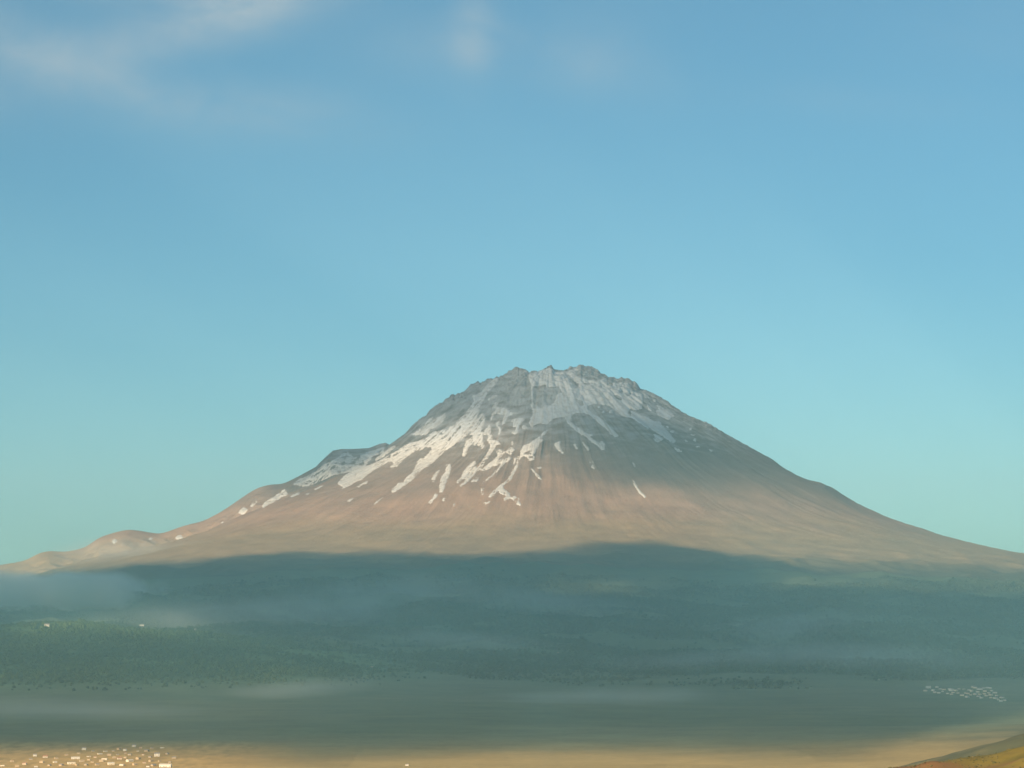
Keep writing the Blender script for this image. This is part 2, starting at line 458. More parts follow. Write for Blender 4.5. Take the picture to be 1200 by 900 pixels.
# ------------------------------------------------------------------ materials
def nodes(name):
    m = bpy.data.materials.new(name); m.use_nodes = True
    nt = m.node_tree
    for n in list(nt.nodes):
        nt.nodes.remove(n)
    return m, nt, nt.nodes, nt.links


def land_material(name, scale, amount, bump=0., rough=.95, scale2=None):
    """vertex tint broken up by two sizes of noise"""
    m, nt, N, L = nodes(name)
    out = N.new('ShaderNodeOutputMaterial'); b = N.new('ShaderNodeBsdfPrincipled')
    b.inputs['Roughness'].default_value = rough; b.inputs['Specular IOR Level'].default_value = .1
    at = N.new('ShaderNodeAttribute'); at.attribute_name = 'tint'
    ge = N.new('ShaderNodeNewGeometry')
    n1 = N.new('ShaderNodeTexNoise'); n1.inputs['Scale'].default_value = 1 / scale; n1.inputs['Detail'].default_value = 6; n1.inputs['Roughness'].default_value = .62
    n2 = N.new('ShaderNodeTexNoise'); n2.inputs['Scale'].default_value = 1 / (scale2 or scale * 6); n2.inputs['Detail'].default_value = 4
    L.new(ge.outputs['Position'], n1.inputs['Vector']); L.new(ge.outputs['Position'], n2.inputs['Vector'])
    ad = N.new('ShaderNodeMath'); ad.operation = 'ADD'; L.new(n1.outputs['Fac'], ad.inputs[0]); L.new(n2.outputs['Fac'], ad.inputs[1])
    mr = N.new('ShaderNodeMapRange'); mr.inputs['From Min'].default_value = .7; mr.inputs['From Max'].default_value = 1.3
    mr.inputs['To Min'].default_value = 1 - amount; mr.inputs['To Max'].default_value = 1 + amount
    L.new(ad.outputs[0], mr.inputs['Value'])
    mx = N.new('ShaderNodeVectorMath'); mx.operation = 'SCALE'
    L.new(at.outputs['Color'], mx.inputs[0]); L.new(mr.outputs[0], mx.inputs['Scale'])
    L.new(mx.outputs[0], b.inputs['Base Color'])
    if bump:
        bp = N.new('ShaderNodeBump'); bp.inputs['Strength'].default_value = .7; bp.inputs['Distance'].default_value = bump
        L.new(n1.outputs['Fac'], bp.inputs['Height']); L.new(bp.outputs[0], b.inputs['Normal'])
    L.new(b.outputs[0], out.inputs['Surface'])
    return m


def plain_material(name, col, rough=.8, var=.12, scale=2.0):
    m, nt, N, L = nodes(name)
    out = N.new('ShaderNodeOutputMaterial'); b = N.new('ShaderNodeBsdfPrincipled')
    b.inputs['Roughness'].default_value = rough; b.inputs['Specular IOR Level'].default_value = .2
    ge = N.new('ShaderNodeNewGeometry')
    n1 = N.new('ShaderNodeTexNoise'); n1.inputs['Scale'].default_value = 1 / scale; n1.inputs['Detail'].default_value = 4
    L.new(ge.outputs['Position'], n1.inputs['Vector'])
    cr = N.new('ShaderNodeValToRGB')
    cr.color_ramp.elements[0].position = .3; cr.color_ramp.elements[1].position = .7
    cr.color_ramp.elements[0].color = [c * (1 - var) for c in col] + [1]
    cr.color_ramp.elements[1].color = [min(1, c * (1 + var)) for c in col] + [1]
    L.new(n1.outputs['Fac'], cr.inputs[0]); L.new(cr.outputs[0], b.inputs['Base Color'])
    L.new(b.outputs[0], out.inputs['Surface'])
    return m


def volume_material(name, col, dens, g=0.):
    m, nt, N, L = nodes(name)
    out = N.new('ShaderNodeOutputMaterial'); v = N.new('ShaderNodeVolumePrincipled')
    v.inputs['Color'].default_value = (*col, 1); v.inputs['Density'].default_value = dens; v.inputs['Anisotropy'].default_value = g
    L.new(v.outputs[0], out.inputs['Volume'])
    return m


M_rock = land_material('volcanic rock and scree', 14, .20, 5.0, scale2=120)
def snow_material():
    """clean old snow with dirty, dusty runs"""
    m, nt, N, L = nodes('old snow')
    out = N.new('ShaderNodeOutputMaterial'); b = N.new('ShaderNodeBsdfPrincipled'); b.inputs['Roughness'].default_value = .6; b.inputs['Specular IOR Level'].default_value = .2
    at = N.new('ShaderNodeAttribute'); at.attribute_name = 'tint'
    L.new(at.outputs['Color'], b.inputs['Base Color']); L.new(b.outputs[0], out.inputs['Surface'])
    return m


M_snow = snow_material()
M_ground = land_material('dry steppe grass', 14, .17, .6, scale2=110)
M_tree = land_material('tree foliage', 3, .25, 0)
M_wall = plain_material('cream house wall', (.74, .66, .52), .85, .06, 1.5)
M_wallw = plain_material('white house wall', (.70, .66, .58), .85, .05, 1.5)
M_roof = plain_material('weathered sheet roof', (.30, .27, .25), .6, .15, .8)
M_roofr = plain_material('terracotta roof', (.42, .22, .13), .8, .15, .8)
M_roofp = plain_material('pale sheet roof', (.74, .68, .58), .5, .08, .8)
M_dark = plain_material('window glass', (.05, .06, .07), .2, .1, .5)
M_wood = plain_material('wooden door', (.16, .09, .05), .7, .15, .3)

# ------------------------------------------------------------------ mountain mesh
cols = np.concatenate([np.arange(-320, 100, 2.0), np.arange(100, 880, .8), np.arange(880, 1556, 1.8)])
cu = (cols - 600) / F
rows = np.concatenate([np.arange(11200, 12400, 10), np.arange(12400, 15800, 6.5), np.arange(15800, 16800, 9), np.arange(16800, 18600, 45), np.arange(18600, 26001, 370)])
U, Y = np.meshgrid(cu, rows)
X = U * Y
Z = height(X, Y)
nr, nc = X.shape
PX, PY = uv2px(U, Z / Y)


def grid_normals(X, Y, Z):
    P = np.stack([X, Y, Z], -1)
    du = np.gradient(P, axis=1); dv = np.gradient(P, axis=0)
    n = np.cross(du, dv)
    return n / (np.linalg.norm(n, axis=-1, keepdims=True) + 1e-12)


NRM = grid_normals(X, Y, Z)
R = np.hypot(X - XM, Y - YM); TH = np.arctan2(Y - YM, X - XM)


def lerp3(a, b, t):
    return np.asarray(a) * (1 - t[..., None]) + np.asarray(b) * t[..., None]


def mountain_tint(X, Y, Z, R, TH, NZ):
    rk = lerp3((.352, .222, .152), (.185, .150, .128), sstep(520, 1050, Z + 120 * fbm(X / 500, Y / 500, 3, 201)))
    st = fbm(TH * 46, R / 1400, 4, 211, .6) + .6 * fbm(TH * 150, R / 420, 3, 213, .6) + .4 * fbm(X / 45, Y / 45, 4, 214, .6)
    rk = rk * (1 + .24 * st)[..., None]
    red = sstep(.05, .6, fbm(TH * 10 + 5, R / 900, 3, 221))
    rk = lerp3(rk, rk * np.array((1.04, .97, .92)), red * .8)
    # ochre grass belt on the lower slopes
    gr = sstep(640, 380, Z + 110 * fbm(X / 700, Y / 700, 4, 231))
    rk = lerp3(rk, np.array((.39, .275, .135)), gr * .75)
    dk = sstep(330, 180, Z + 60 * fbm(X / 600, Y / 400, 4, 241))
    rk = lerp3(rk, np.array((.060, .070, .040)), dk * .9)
    # dark crags where it is steep and high
    cr = np.maximum(sstep(.84, .72, NZ) * sstep(650, 950, Z), sstep(.1, .5, fbm(X / 40, Y / 40 + Z / 30, 4, 253, .65)) * sstep(1150, 1350, Z) * .8)
    rk = lerp3(rk, np.array((.085, .082, .082)), cr * .8)
    # bare dark rock along the windswept crest
    u_ = X / Y
    cb = np.exp(-((Y - np.interp(u_, _cu, _yi) + 14 + 26 * fbm(X / 30, Y / 60, 3, 259)) / 30) ** 2) * sstep(450, 490, PX) * sstep(960, 820, PX)
    rk = lerp3(rk, np.array((.05, .052, .055)), np.clip(cb * 1.0, 0, .9))
    # darker rock tone on the flank right of the summit
    fl = sstep(-1.25, -.95, TH) * sstep(.1, -.25, TH) * sstep(450, 800, R + 120 * fbm(X / 260, Y / 260, 3, 256)) * sstep(1750, 1150, R + 260 * fbm(X / 300, Y / 300, 3, 257))
    rk = lerp3(rk, np.array((.080, .074, .072)), fl * .95)
    # pale scree runs
    sc = sstep(.42, .75, fbm(TH * 70 + 3, R / 2600, 2, 251)) * sstep(150, 500, Z)
    rk = lerp3(rk, np.array((.46, .30, .20)), sc * .5)
    du = sstep(-.30, .40, .8 * fbm(X / 85, Y / 85 + Z / 60, 4, 255, .55) + .5 * sstep(800, 1400, Z) - .25) * sstep(760, 1150, Z)
    rk = lerp3(rk, np.array((.45, .485, .525)), du * .58)
    return np.clip(rk, .01, .9)


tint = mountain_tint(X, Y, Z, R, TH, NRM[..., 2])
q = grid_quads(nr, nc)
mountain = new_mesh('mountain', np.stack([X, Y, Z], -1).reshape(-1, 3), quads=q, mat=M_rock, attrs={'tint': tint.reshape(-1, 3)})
kind(mountain, 'structure', 'broad brown volcano with a jagged grey summit and snow streaks')

# snow: a sheet that rises out of the slope where the snow lies
wx = 2.0 * fbm(X / 20, Y / 20 + Z / 20, 3, 261, .65); wy = 1.6 * fbm(X / 20 + 9, Y / 20 + Z / 20, 3, 266, .65)
sm = snow_at(PX + wx, PY + wy)
strk = fbm(TH * 120 + .6 * fbm(X / 120, Y / 120, 2, 273), R / 210, 4, 274, .6)
spk = fbm(X / 34, Y / 34 + Z / 24, 4, 276, .65)
brk = .9 * (1 - .72 * sstep(800, 1080, Z) * sstep(560, 640, PX))
sm = sm * (1 - brk * sstep(.0, .24, strk * .8 + spk * .5 - .12 * sstep(950, 500, Z))) + .0
lift = (sm - .46) * 5.5 + .8 * fbm(X / 30, Y / 30, 3, 271) * sm
vis = (R < 4300) & (Y < 16900)
SN = np.stack([X, Y, Z], -1) + NRM * lift[..., None]
vm = (sm > .12) & vis
fm = vm[:-1, :-1] | vm[1:, :-1] | vm[:-1, 1:] | vm[1:, 1:]
used, sq = compact(grid_quads(nr, nc, fm))
sn_t = lerp3(lerp3((.66, .635, .60), (.56, .59, .62), sstep(950, 1150, Z)), (.42, .39, .36), sstep(-.25, .5, .6 * fbm(TH * 70, R / 500, 4, 277) + .6 * spk))
snow = new_mesh('snow', SN.reshape(-1, 3)[used], quads=sq, mat=M_snow, attrs={'tint': sn_t.reshape(-1, 3)[used]})
kind(snow, 'stuff', 'old snow lying in the gullies below the summit')

# ------------------------------------------------------------------ ground mesh
gcols = np.concatenate([np.arange(-2600, -420, 14), np.arange(-420, 1640, 2.2), np.arange(1640, 4200, 14)])
gu = (gcols - 600) / F
grows = np.concatenate([np.geomspace(260, 6800, 330), np.arange(6812, 11260, 12)])
GU, GY = np.meshgrid(gu, grows)
GX = GU * GY
GZ = height(GX, GY)
GZ[-1] -= 6
GN = grid_normals(GX, GY, GZ)
GPX, GPY = uv2px(GU, GZ / GY)


def forest_density(x, y):
    """1 where the wood stands thick"""
    r = np.hypot(x - XM, y - YM)
    n = fbm(x / 420, y / 300, 4, 301)
    base = sstep(8480 + 200 * n, 8150, r + 620 * fbm(x / 760, y / 420, 4, 305)) * sstep(4700, 5300, r + 700 * n)
    clear = sstep(-.02, .30, fbm(x / 620 + 4, y / 420, 5, 309))
    base = base * (1 - .95 * clear) * (.55 + .45 * sstep(-.35, .1, fbm(x / 240, y / 190, 4, 310)))
    hl = sstep(16, 60, hill_left(x, y)) * sstep(5300, 5900, y) * sstep(7420, 7240, y + 140 * n + .12 * (x + 1300))
    hl = hl * (1 - .55 * sstep(.1, .4, fbm(x / 260, y / 260, 4, 313)))
    return np.clip(np.maximum(base, hl), 0, 1)


def ground_tint(x, y, z):
    r = np.hypot(x - XM, y - YM)
    n = fbm(x / 500, y / 900, 4, 321)
    g = lerp3((.155, .185, .105), (.205, .220, .130), sstep(-.4, .5, n))
    # ploughed and stubble fields on the plain
    strip = fbm(x / 900 + 2, y / 130, 4, 327)
    g = g * (1 + .13 * strip)[..., None]
    cell = np.floor(x / 210 + .35 * fbm(x / 900, y / 900, 2, 331)) * 7.31 + np.floor(y / 420 + .3 * fbm(x / 900 + 3, y / 900, 2, 333)) * 3.17
    fr = np.abs(np.modf(np.sin(cell * 12.9898) * 43758.5453)[0])
    fields = lerp3((.40, .270, .100), (.52, .36, .14), fr)
    g = lerp3(g, fields, .85 * sstep(4300, 3500, y + 260 * n) * sstep(1300, 2200, y))
    g = lerp3(g, (.58, .37, .135), .9 * sstep(4100, 3700, y) * sstep(-280, -440, x + 60 * n) * sstep(1200, 1800, y))
    town = sstep(4150, 3900, y) * sstep(-330, -480, x) * sstep(2600, 3000, y)
    g = g * (1 + town * (.45 * fbm(x / 16, y / 60, 3, 347)))[..., None]
    fd = forest_density(x, y)
    g = lerp3(g, lerp3((.052, .066, .036), (.088, .094, .048), sstep(-.3, .5, fbm(x / 380, y / 260, 4, 325))), np.clip(fd * 1.1, 0, 1))
    g = lerp3(g, g * np.array((1.05, 1.35, .95)), sstep(10, 60, hill_left(x, y)))
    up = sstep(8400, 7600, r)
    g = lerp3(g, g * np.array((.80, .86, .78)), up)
    # near grassy spur: olive turf over orange soil
    hn = sstep(6, 22, hill_near(x, y))
    turf = lerp3((.175, .138, .020), (.27, .195, .036), sstep(-.3, .45, fbm(x / 60, y / 45, 4, 341)))
    so = sstep(.42, .72, sstep(1340, 1265, y) * .50 + sstep(262, 212, x) * .45 + .35 * fbm(x / 28 + 7, y / 24, 4, 345))
    turf = lerp3(turf, (.235, .120, .042), so)
    g = lerp3(g, turf, hn)
    sp = sstep(10, 30, spur(x, y)) * (1 - hn)
    g = lerp3(g, lerp3((.19, .165, .08), (.10, .102, .052), sstep(-.35, .05, fbm(x / 110, y / 150, 4, 351))), sp)
    return np.clip(g, .01, .9)


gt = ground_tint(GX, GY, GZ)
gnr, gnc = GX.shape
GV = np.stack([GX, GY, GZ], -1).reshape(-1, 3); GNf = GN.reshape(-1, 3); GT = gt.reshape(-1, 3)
cell = lambda a: (a[:-1, :-1] + a[1:, :-1] + a[:-1, 1:] + a[1:, 1:]) / 4
hl = cell(hill_left(GX, GY)) > 14
hn = cell(hill_near(GX, GY)) > 5
for nm, msk, lab in (('hill', hl, 'wooded foothill rising from the plain with houses on its crest'), ('hill', hn, 'sunlit olive grass hillside with bare orange soil'),
                     ('ground', ~(hl | hn), 'dry grassland plain running up into wooded foothills')):
    used, qq = compact(grid_quads(gnr, gnc, msk))
    V, T, NN = GV[used], GT[used], GNf[used]
    if nm == 'ground':      # the flat land beyond the modelled relief, one sheet to the horizon
        bx, by = [-22000, 22000], [-7000, 30000]
        xs = np.linspace(*bx, 45); ys = np.linspace(*by, 45)
        BX, BY = np.meshgrid(xs, ys)
        BZ = np.full(BX.shape, PLAIN - 26.)
        off = len(V)
        V = np.vstack([V, np.stack([BX, BY, BZ], -1).reshape(-1, 3)])
        T = np.vstack([T, np.tile((.17, .155, .085), (BX.size, 1))])
        NN = np.vstack([NN, np.tile((0, 0, 1.), (BX.size, 1))])
        qq = np.vstack([qq, grid_quads(45, 45) + off])
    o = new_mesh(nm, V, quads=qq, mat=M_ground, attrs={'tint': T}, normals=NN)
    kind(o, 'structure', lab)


# ------------------------------------------------------------------ finding the ground under a photograph pixel
_hy = np.concatenate([np.geomspace(300, 7000, 900), np.arange(7005, 17000, 6)])


def hit(px, py):
    u, v = px2uv(px, py)
    z = height(u * _hy, _hy)
    i = np.argmax(z >= v * _hy)
    y = _hy[i]
    return float(u * y), float(y), float(z[i])


# ------------------------------------------------------------------ forest: thousands of small crowns, one mass
def icosa():
    t = (1 + 5 ** .5) / 2
    v = np.array([(-1, t, 0), (1, t, 0), (-1, -t, 0), (1, -t, 0), (0, -1, t), (0, 1, t), (0, -1, -t), (0, 1, -t), (t, 0, -1), (t, 0, 1), (-t, 0, -1), (-t, 0, 1)], float)
    v /= np.linalg.norm(v[0])
    f = np.array([(0,11,5),(0,5,1),(0,1,7),(0,7,10),(0,10,11),(1,5,9),(5,11,4),(11,10,2),(10,7,6),(7,1,8),(3,9,4),(3,4,2),(3,2,6),(3,6,8),(3,8,9),(4,9,5),(2,4,11),(6,2,10),(8,6,7),(9,8,1)])
    return v, f


IV, IF = icosa()
pts = []
need = 64000
while sum(len(p) for p in pts) < need:
    yy = rng.uniform(5300, 11900, 60000); uu = rng.uniform(-.27, .27, 60000)
    xx = uu * yy
    keep = rng.uniform(0, 1, 60000) < forest_density(xx, yy) * (yy / 11900) * .9
    keep &= (np.hypot(xx - XM, yy - YM) < 9100) | (hill_left(xx, yy) > 20)
    pts.append(np.stack([xx[keep], yy[keep]], 1))
pts = np.vstack(pts)[:need]
tz = height(pts[:, 0], pts[:, 1])
n = len(pts)
rad = rng.uniform(2.2, 5.2, n) * (1 + .6 * (rng.uniform(0, 1, n) < .08))
jit = 1 + rng.uniform(-.28, .28, (n, 12, 3))
V = IV[None] * jit * rad[:, None, None] * np.stack([np.ones(n), np.ones(n), rng.uniform(.8, 1.25, n)], 1)[:, None]
V[..., 0] += pts[:, None, 0]; V[..., 1] += pts[:, None, 1]; V[..., 2] += (tz + rad * .55)[:, None]
Fq = (IF[None] + (np.arange(n) * 12)[:, None, None]).reshape(-1, 3)
sp = rng.uniform(0, 1, n)
tc = lerp3((.045, .062, .032), (.085, .096, .046), np.clip(.35 * sp + .65 * sstep(-.4, .5, fbm(pts[:, 0] / 420, pts[:, 1] / 280, 4, 361)), 0, 1))
tc = lerp3(tc, tc * np.array((1.08, 1.30, .92)), sstep(10, 60, hill_left(pts[:, 0], pts[:, 1])))
forest = new_mesh('forest', V.reshape(-1, 3), quads=Fq, mat=M_tree, attrs={'tint': np.repeat(tc, 12, 0)}, smooth=False)
kind(forest, 'stuff', 'dark green wood covering the foothills below the mountain')

# scrub on the near hillside
k = 9000
sx_ = rng.uniform(150, 520, k); sy_ = rng.uniform(1000, 1500, k)
ok = (fbm(sx_ / 70, sy_ / 60, 3, 371) > .05) & (hill_near(sx_, sy_) > 8)
sx_, sy_ = sx_[ok], sy_[ok]
k = len(sx_)
rd = rng.uniform(.18, .6, k) * (1 + .8 * (rng.uniform(0, 1, k) < .06))
V = IV[None] * (1 + rng.uniform(-.3, .3, (k, 12, 3))) * rd[:, None, None] * np.array((1.2, 1.2, .75))
V[..., 0] += sx_[:, None]; V[..., 1] += sy_[:, None]; V[..., 2] += (height(sx_, sy_) + .25 * rd)[:, None]
scrub = new_mesh('shrubbery', V.reshape(-1, 3), quads=(IF[None] + (np.arange(k) * 12)[:, None, None]).reshape(-1, 3), mat=M_tree,
                 attrs={'tint': np.repeat(lerp3((.07, .075, .025), (.16, .12, .04), rng.uniform(0, 1, k)), 12, 0)}, smooth=False)
kind(scrub, 'stuff', 'low dry scrub dotted over the olive hillside')


# ------------------------------------------------------------------ houses
def box(vs, fs, x0, x1, y0, y1, z0, z1):
    b = len(vs)
    vs += [(x0, y0, z0), (x1, y0, z0), (x1, y1, z0), (x0, y1, z0), (x0, y0, z1), (x1, y0, z1), (x1, y1, z1), (x0, y1, z1)]
    fs += [tuple(b + i for i in f) for f in ((0, 3, 2, 1), (4, 5, 6, 7), (0, 1, 5, 4), (1, 2, 6, 5), (2, 3, 7, 6), (3, 0, 4, 7))]


def part(name, build, mat, parent):
    vs, fs = [], []
    build(vs, fs)
    o = new_mesh(name, vs, faces=fs, mat=mat, smooth=False)
    o.parent = parent
    return o


def make_house(name, w, d, h, wall, roof, pitch=.45, flat=False):
    """gabled or flat-roofed house, front to -Y"""
    root = bpy.data.objects.new(name, None); C.objects.link(root)

    def wb(vs, fs):
        b = len(vs); rz = 0 if flat else pitch * d / 2
        x, y = w / 2, d / 2
        vs += [(-x, -y, -2), (x, -y, -2), (x, y, -2), (-x, y, -2), (-x, -y, h), (x, -y, h), (x, y, h), (-x, y, h)]
        fs += [(0, 3, 2, 1), (0, 1, 5, 4), (2, 3, 7, 6)]
        if flat:
            fs += [(1, 2, 6, 5), (3, 0, 4, 7), (4, 5, 6, 7)]
        else:
            vs += [(-x, 0, h + rz), (x, 0, h + rz)]
            fs += [(1, 2, 6, 9, 5), (3, 0, 4, 8, 7), (4, 5, 9, 8), (6, 7, 8, 9)]
    part('wall', wb, wall, root)

    def rb(vs, fs):
        o, t = .5, .25
        x, y = w / 2 + o, d / 2 + o
        if flat:
            box(vs, fs, -x, x, -y, y, h + .02, h + .35)
        else:
            e = h - o * pitch; rz = h + pitch * d / 2
            for s in (-1, 1):
                b = len(vs)
                vs += [(-x, s * y, e + .03), (x, s * y, e + .03), (x, 0, rz + .03), (-x, 0, rz + .03),
                       (-x, s * y, e + t), (x, s * y, e + t), (x, 0, rz + t), (-x, 0, rz + t)]
                fs += [tuple(b + i for i in f) for f in ((0, 1, 2, 3), (4, 7, 6, 5), (0, 4, 5, 1), (1, 5, 6, 2), (2, 6, 7, 3), (3, 7, 4, 0))]
    rf = part('roof', rb, roof, root)
    part('chimney', lambda vs, fs: box(vs, fs, w * .22, w * .22 + .7, .5, 1.2, h - .2, h + (0 if flat else pitch * d / 2) + 1.1), M_roofr, rf)
    dr = part('door', lambda vs, fs: box(vs, fs, -.5, .55, -d / 2 - .06, -d / 2 + .02, 0, 2.1), M_wood, root)
    nwin = max(2, int(w / 4))
    for i in range(nwin):
        cx = -w / 2 + (i + .5) * w / nwin
        if abs(cx) < 1.3:
            cx += 1.7
        for z in ([1.0] if h < 4.5 else [1.0, 3.9]):
            wi = part('window', lambda vs, fs, cx=cx, z=z: box(vs, fs, cx - .6, cx + .6, -d / 2 - .05, -d / 2 + .02, z, z + 1.25), M_dark, root)
            part('sill', lambda vs, fs, cx=cx, z=z: box(vs, fs, cx - .75, cx + .75, -d / 2 - .2, -d / 2 - .052, z - .14, z - .004), M_wallw, wi)
    return root


def copy_tree(o, parent=None):
    c = o.copy(); C.objects.link(c)
    if parent:
        c.parent = parent
    for ch in list(o.children):
        copy_tree(ch, c)
    return c


def place(o, px, py, turn, s=1.0):
    x, y, z = hit(px, py)
    o.location = (x, y, z - .3)
    o.rotation_euler = (0, 0, turn)
    o.scale = (s, s, s)
    return y


def describe(o, label, cat, group):
    o['label'] = label; o['category'] = cat
    if group:
        o['group'] = group


KINDS = {
    'cream': make_house('house', 11, 8, 3.4, M_wall, M_roofp, .30),
    'white': make_house('house', 9.5, 8, 5.8, M_wallw, M_roof, .40),
    'red': make_house('house', 9, 7.5, 3.3, M_wall, M_roofr, .50),
    'flat': make_house('house', 13, 8, 3.6, M_wall, M_roofp, 0, True),
    'barn': make_house('barn', 19, 9, 4.2, M_wallw, M_roofp, .35),
}
first = {k: True for k in KINDS}


def house(kd, px, py, label, group, turn=0., s=1.0, cat=None):
    o = KINDS[kd] if first[kd] else copy_tree(KINDS[kd])
    first[kd] = False
    place(o, px, py, turn, s)
    describe(o, label, cat or ('barn' if kd == 'barn' else 'house'), group)
    return o


GV_ = 'houses of the village on the sunlit sandy ground'
VILLAGE = [
 ('barn', 194, 899.5, 'long bright white barn at the village edge, cut by the bottom of the picture', -.1, .85),
 ('white', 184, 886.5, 'white two-storey house standing alone where sand meets shaded grass', .1, .80),
 ('cream', 152, 893, 'cream house turned at an angle, by itself between the red-roofed houses', .75, .80),
 ('cream', 130, 896.5, 'bright pale-roofed cream house nearest the viewer in the village middle', .35, .80),
 ('flat', 122.5, 890.5, 'flat-roofed cream house directly behind the bright cream house of the village middle', -.05, .62),
 ('red', 140, 890.5, 'small red-roofed house between the flat-roofed house and the angled cream house', .3, .68),
 ('cream', 143, 897.5, 'small pale-roofed house below the red-roofed one, close to the bottom edge', -.4, .55),
 ('barn', 88.5, 890, 'long cream barn behind the bright flat-roofed house of the village', .3, .62),
 ('flat', 83.5, 895.5, 'bright flat-roofed house in front of the long cream barn', .35, .80),
 ('red', 53, 888.5, 'tan red-roofed house to one side of the small dark-roofed white house', .15, .75),
 ('white', 41, 887, 'small dark-roofed white house at the edge of the cloud shadow', .1, .55),
 ('red', 29, 896, 'red-roofed house standing alone on bare sand near the corner of the picture', -.2, .58),
 ('cream', 64.5, 894.5, 'small low cream house alone on the sand before the long barn', .5, .48),
 ('flat', 3, 898, 'low flat-roofed house cut by the corner of the picture', 0, .45),
 ('white', 98.5, 879.5, 'grey-looking dark-roofed house up on the shaded rim of the village', .05, .66),
 ('flat', 117, 884.5, 'flat-roofed house halfway along the slanting row above the village', .55, .52),
 ('flat', 123.5, 881.5, 'flat-roofed house at the upper end of the slanting row', .55, .45),
 ('flat', 104, 887.5, 'flat-roofed house at the lower end of the slanting row', .45, .42),
 ('red', 111.5, 888.3, 'little red-roofed house just below the slanting row', .1, .42),
 ('white', 146.5, 880.2, 'small white house with a grey roof high in the village, in half shade', -.1, .52),
 ('red', 147, 883, 'tiny red-roofed house just below the small white house in half shade', .2, .36),
 ('white', 157, 875.5, 'grey-roofed white house farthest up the slope, behind the whole village', 0, .60),
 ('cream', 161.5, 881, 'tiny cream house just below the grey-roofed house farthest up the slope', .2, .34),
 ('red', 169, 894.8, 'small red-roofed house between the angled cream house and the long white barn', .3, .42),
 ('cream', 173.5, 899, 'small cream house beside the long white barn, at the bottom edge', -.2, .40),
 ('flat', 190, 877.2, 'faint flat-roofed house in the shade behind the lone white house', .1, .45),
 ('red', 168, 885, 'small red-roofed house before the lone white house', -.3, .40),
 ('cream', 42, 899.6, 'small cream house at the bottom edge near the corner', .2, .42),
]
for kd, px, py, lab, tn, s in VILLAGE:
    house(kd, px, py, lab, GV_, tn, s)
house('white', 477, 897.5, 'tiny lone white house on the sunlit plain below the mountain', None, .2, .42)
house('white', 55, 735, 'white house on the bare crest of the wooded hill', 'houses on the wooded hill', .1, 1.5)
house('cream', 148, 732.8, 'cream house on the hilltop beside the long dark roof', 'houses on the wooded hill', .2, 1.0)
house('barn', 166, 733.5, 'long dark-edged barn along the very top of the wooded hill', 'houses on the wooded hill', 0, .9)
house('cream', 228, 738.5, 'cream house where the hilltop slopes down towards the mountain', 'houses on the wooded hill', .1, 1.1)
house('red', 96, 739.5, 'red-roofed house just below the crest between the white and the cream house', 'houses on the wooded hill', .1, .9)

# small far houses: one mesh each, seen at two or three pixels
def far_house_mesh(wallm, roofm):
    vs, fs = [], []
    box(vs, fs, -5, 5, -4, 4, -2, 3.6)
    b = len(vs); vs += [(-5.4, -4.5, 3.62), (5.4, -4.5, 3.62), (5.4, 4.5, 3.62), (-5.4, 4.5, 3.62), (-5.4, 0, 5.6), (5.4, 0, 5.6)]
    nf = len(fs)
    fs += [(b, b + 1, b + 5, b + 4), (b + 2, b + 3, b + 4, b + 5), (b + 1, b + 2, b + 5), (b + 3, b, b + 4), (b, b + 3, b + 2, b + 1)]
    me = bpy.data.meshes.new('far house'); me.from_pydata(vs, [], fs)
    me.materials.append(wallm); me.materials.append(roofm)
    for i, p in enumerate(me.polygons):
        p.material_index = 1 if i >= nf else 0
    return me


M_mud = plain_material('mud plaster wall', (.46, .36, .24), .9, .15, 2)
M_mudr = plain_material('earth roof', (.50, .36, .22), .9, .15, 2)
FM = [far_house_mesh(M_wallw, M_roofp), far_house_mesh(M_wall, M_roof), far_house_mesh(M_wallw, M_roof), far_house_mesh(M_mud, M_roof), far_house_mesh(M_mud, M_mudr)]


def far_house(px, py, label, group, s=1., v=0, name='house'):
    o = bpy.data.objects.new(name, FM[v]); C.objects.link(o)
    place(o, px, py, rng.uniform(-1.2, 1.2), s)
    describe(o, label, 'house', group)


for px, py in [(96,893),(101,897),(108,894),(114,897),(90,897),(72,898),(58,898),(49,894),(134,889),(138,885),(128,886),(133,881),(147,889),(158,897),(162,890),(177,893),(180,898),(165,877),(172,881),(176,888),
               (20,899),(14,893),(36,891),(78,886),(92,884),(109,881),(187,893),(199,894),(204,889),(196,884),(140,879),(152,885),(119,893),(104,891),(66,890),(178,878)]:
    far_house(px, py, 'low sand-coloured house among the close-set houses of the sunlit village', GV_, rng.uniform(.38, .68), 3 + int(rng.integers(0, 2)))



GT_ = 'houses of the far village in the shaded plain'
far_house(1088, 807, 'brightest white house at the near end of the far village', GT_, 1.25, 0)
far_house(1084.5, 810.5, 'grey house just below the brightest white house of the far village', GT_, .95, 1)
far_house(1115, 810, 'long pale house in the middle row of the far village', GT_, 1.25, 0)
far_house(1148, 808.5, 'long white house over the dark gap in the far village', GT_, 1.3, 2)
for px, py in [(1098,807),(1102,808),(1096,812.5),(1101,812.5),(1106,809),(1110,813),(1115,814.5),(1120,810.5),(1123,813),(1127,815.5),(1133,817.5),(1131,812),(1140,806),(1136,808.5),
               (1143,807),(1157,806),(1160,808),(1163,809.5),(1161,815.5),(1150,818.5),(1146,817),(1138,815.5),(1155,811),(1167,818.5),(1170,820),(1165,813),(1178,821.5),(1174,818.5),(1142,814),(1129,808.5),(1105,811),(1118,812),(1112,807.5),(1124,808),(1135,813),(1139,811),(1145,811.5),(1148,815),(1153,814),(1156,816.5),(1159,812),(1152,807.5),(1168,815.5),(1172,822),(1162,818),(1093,809.5)]:
    far_house(px + rng.uniform(-1., 1.), py + rng.uniform(-.7, .7), 'tiny pale house among the close-set houses of the far village', GT_, rng.uniform(.6, 1.05), int(rng.integers(0, 3)))
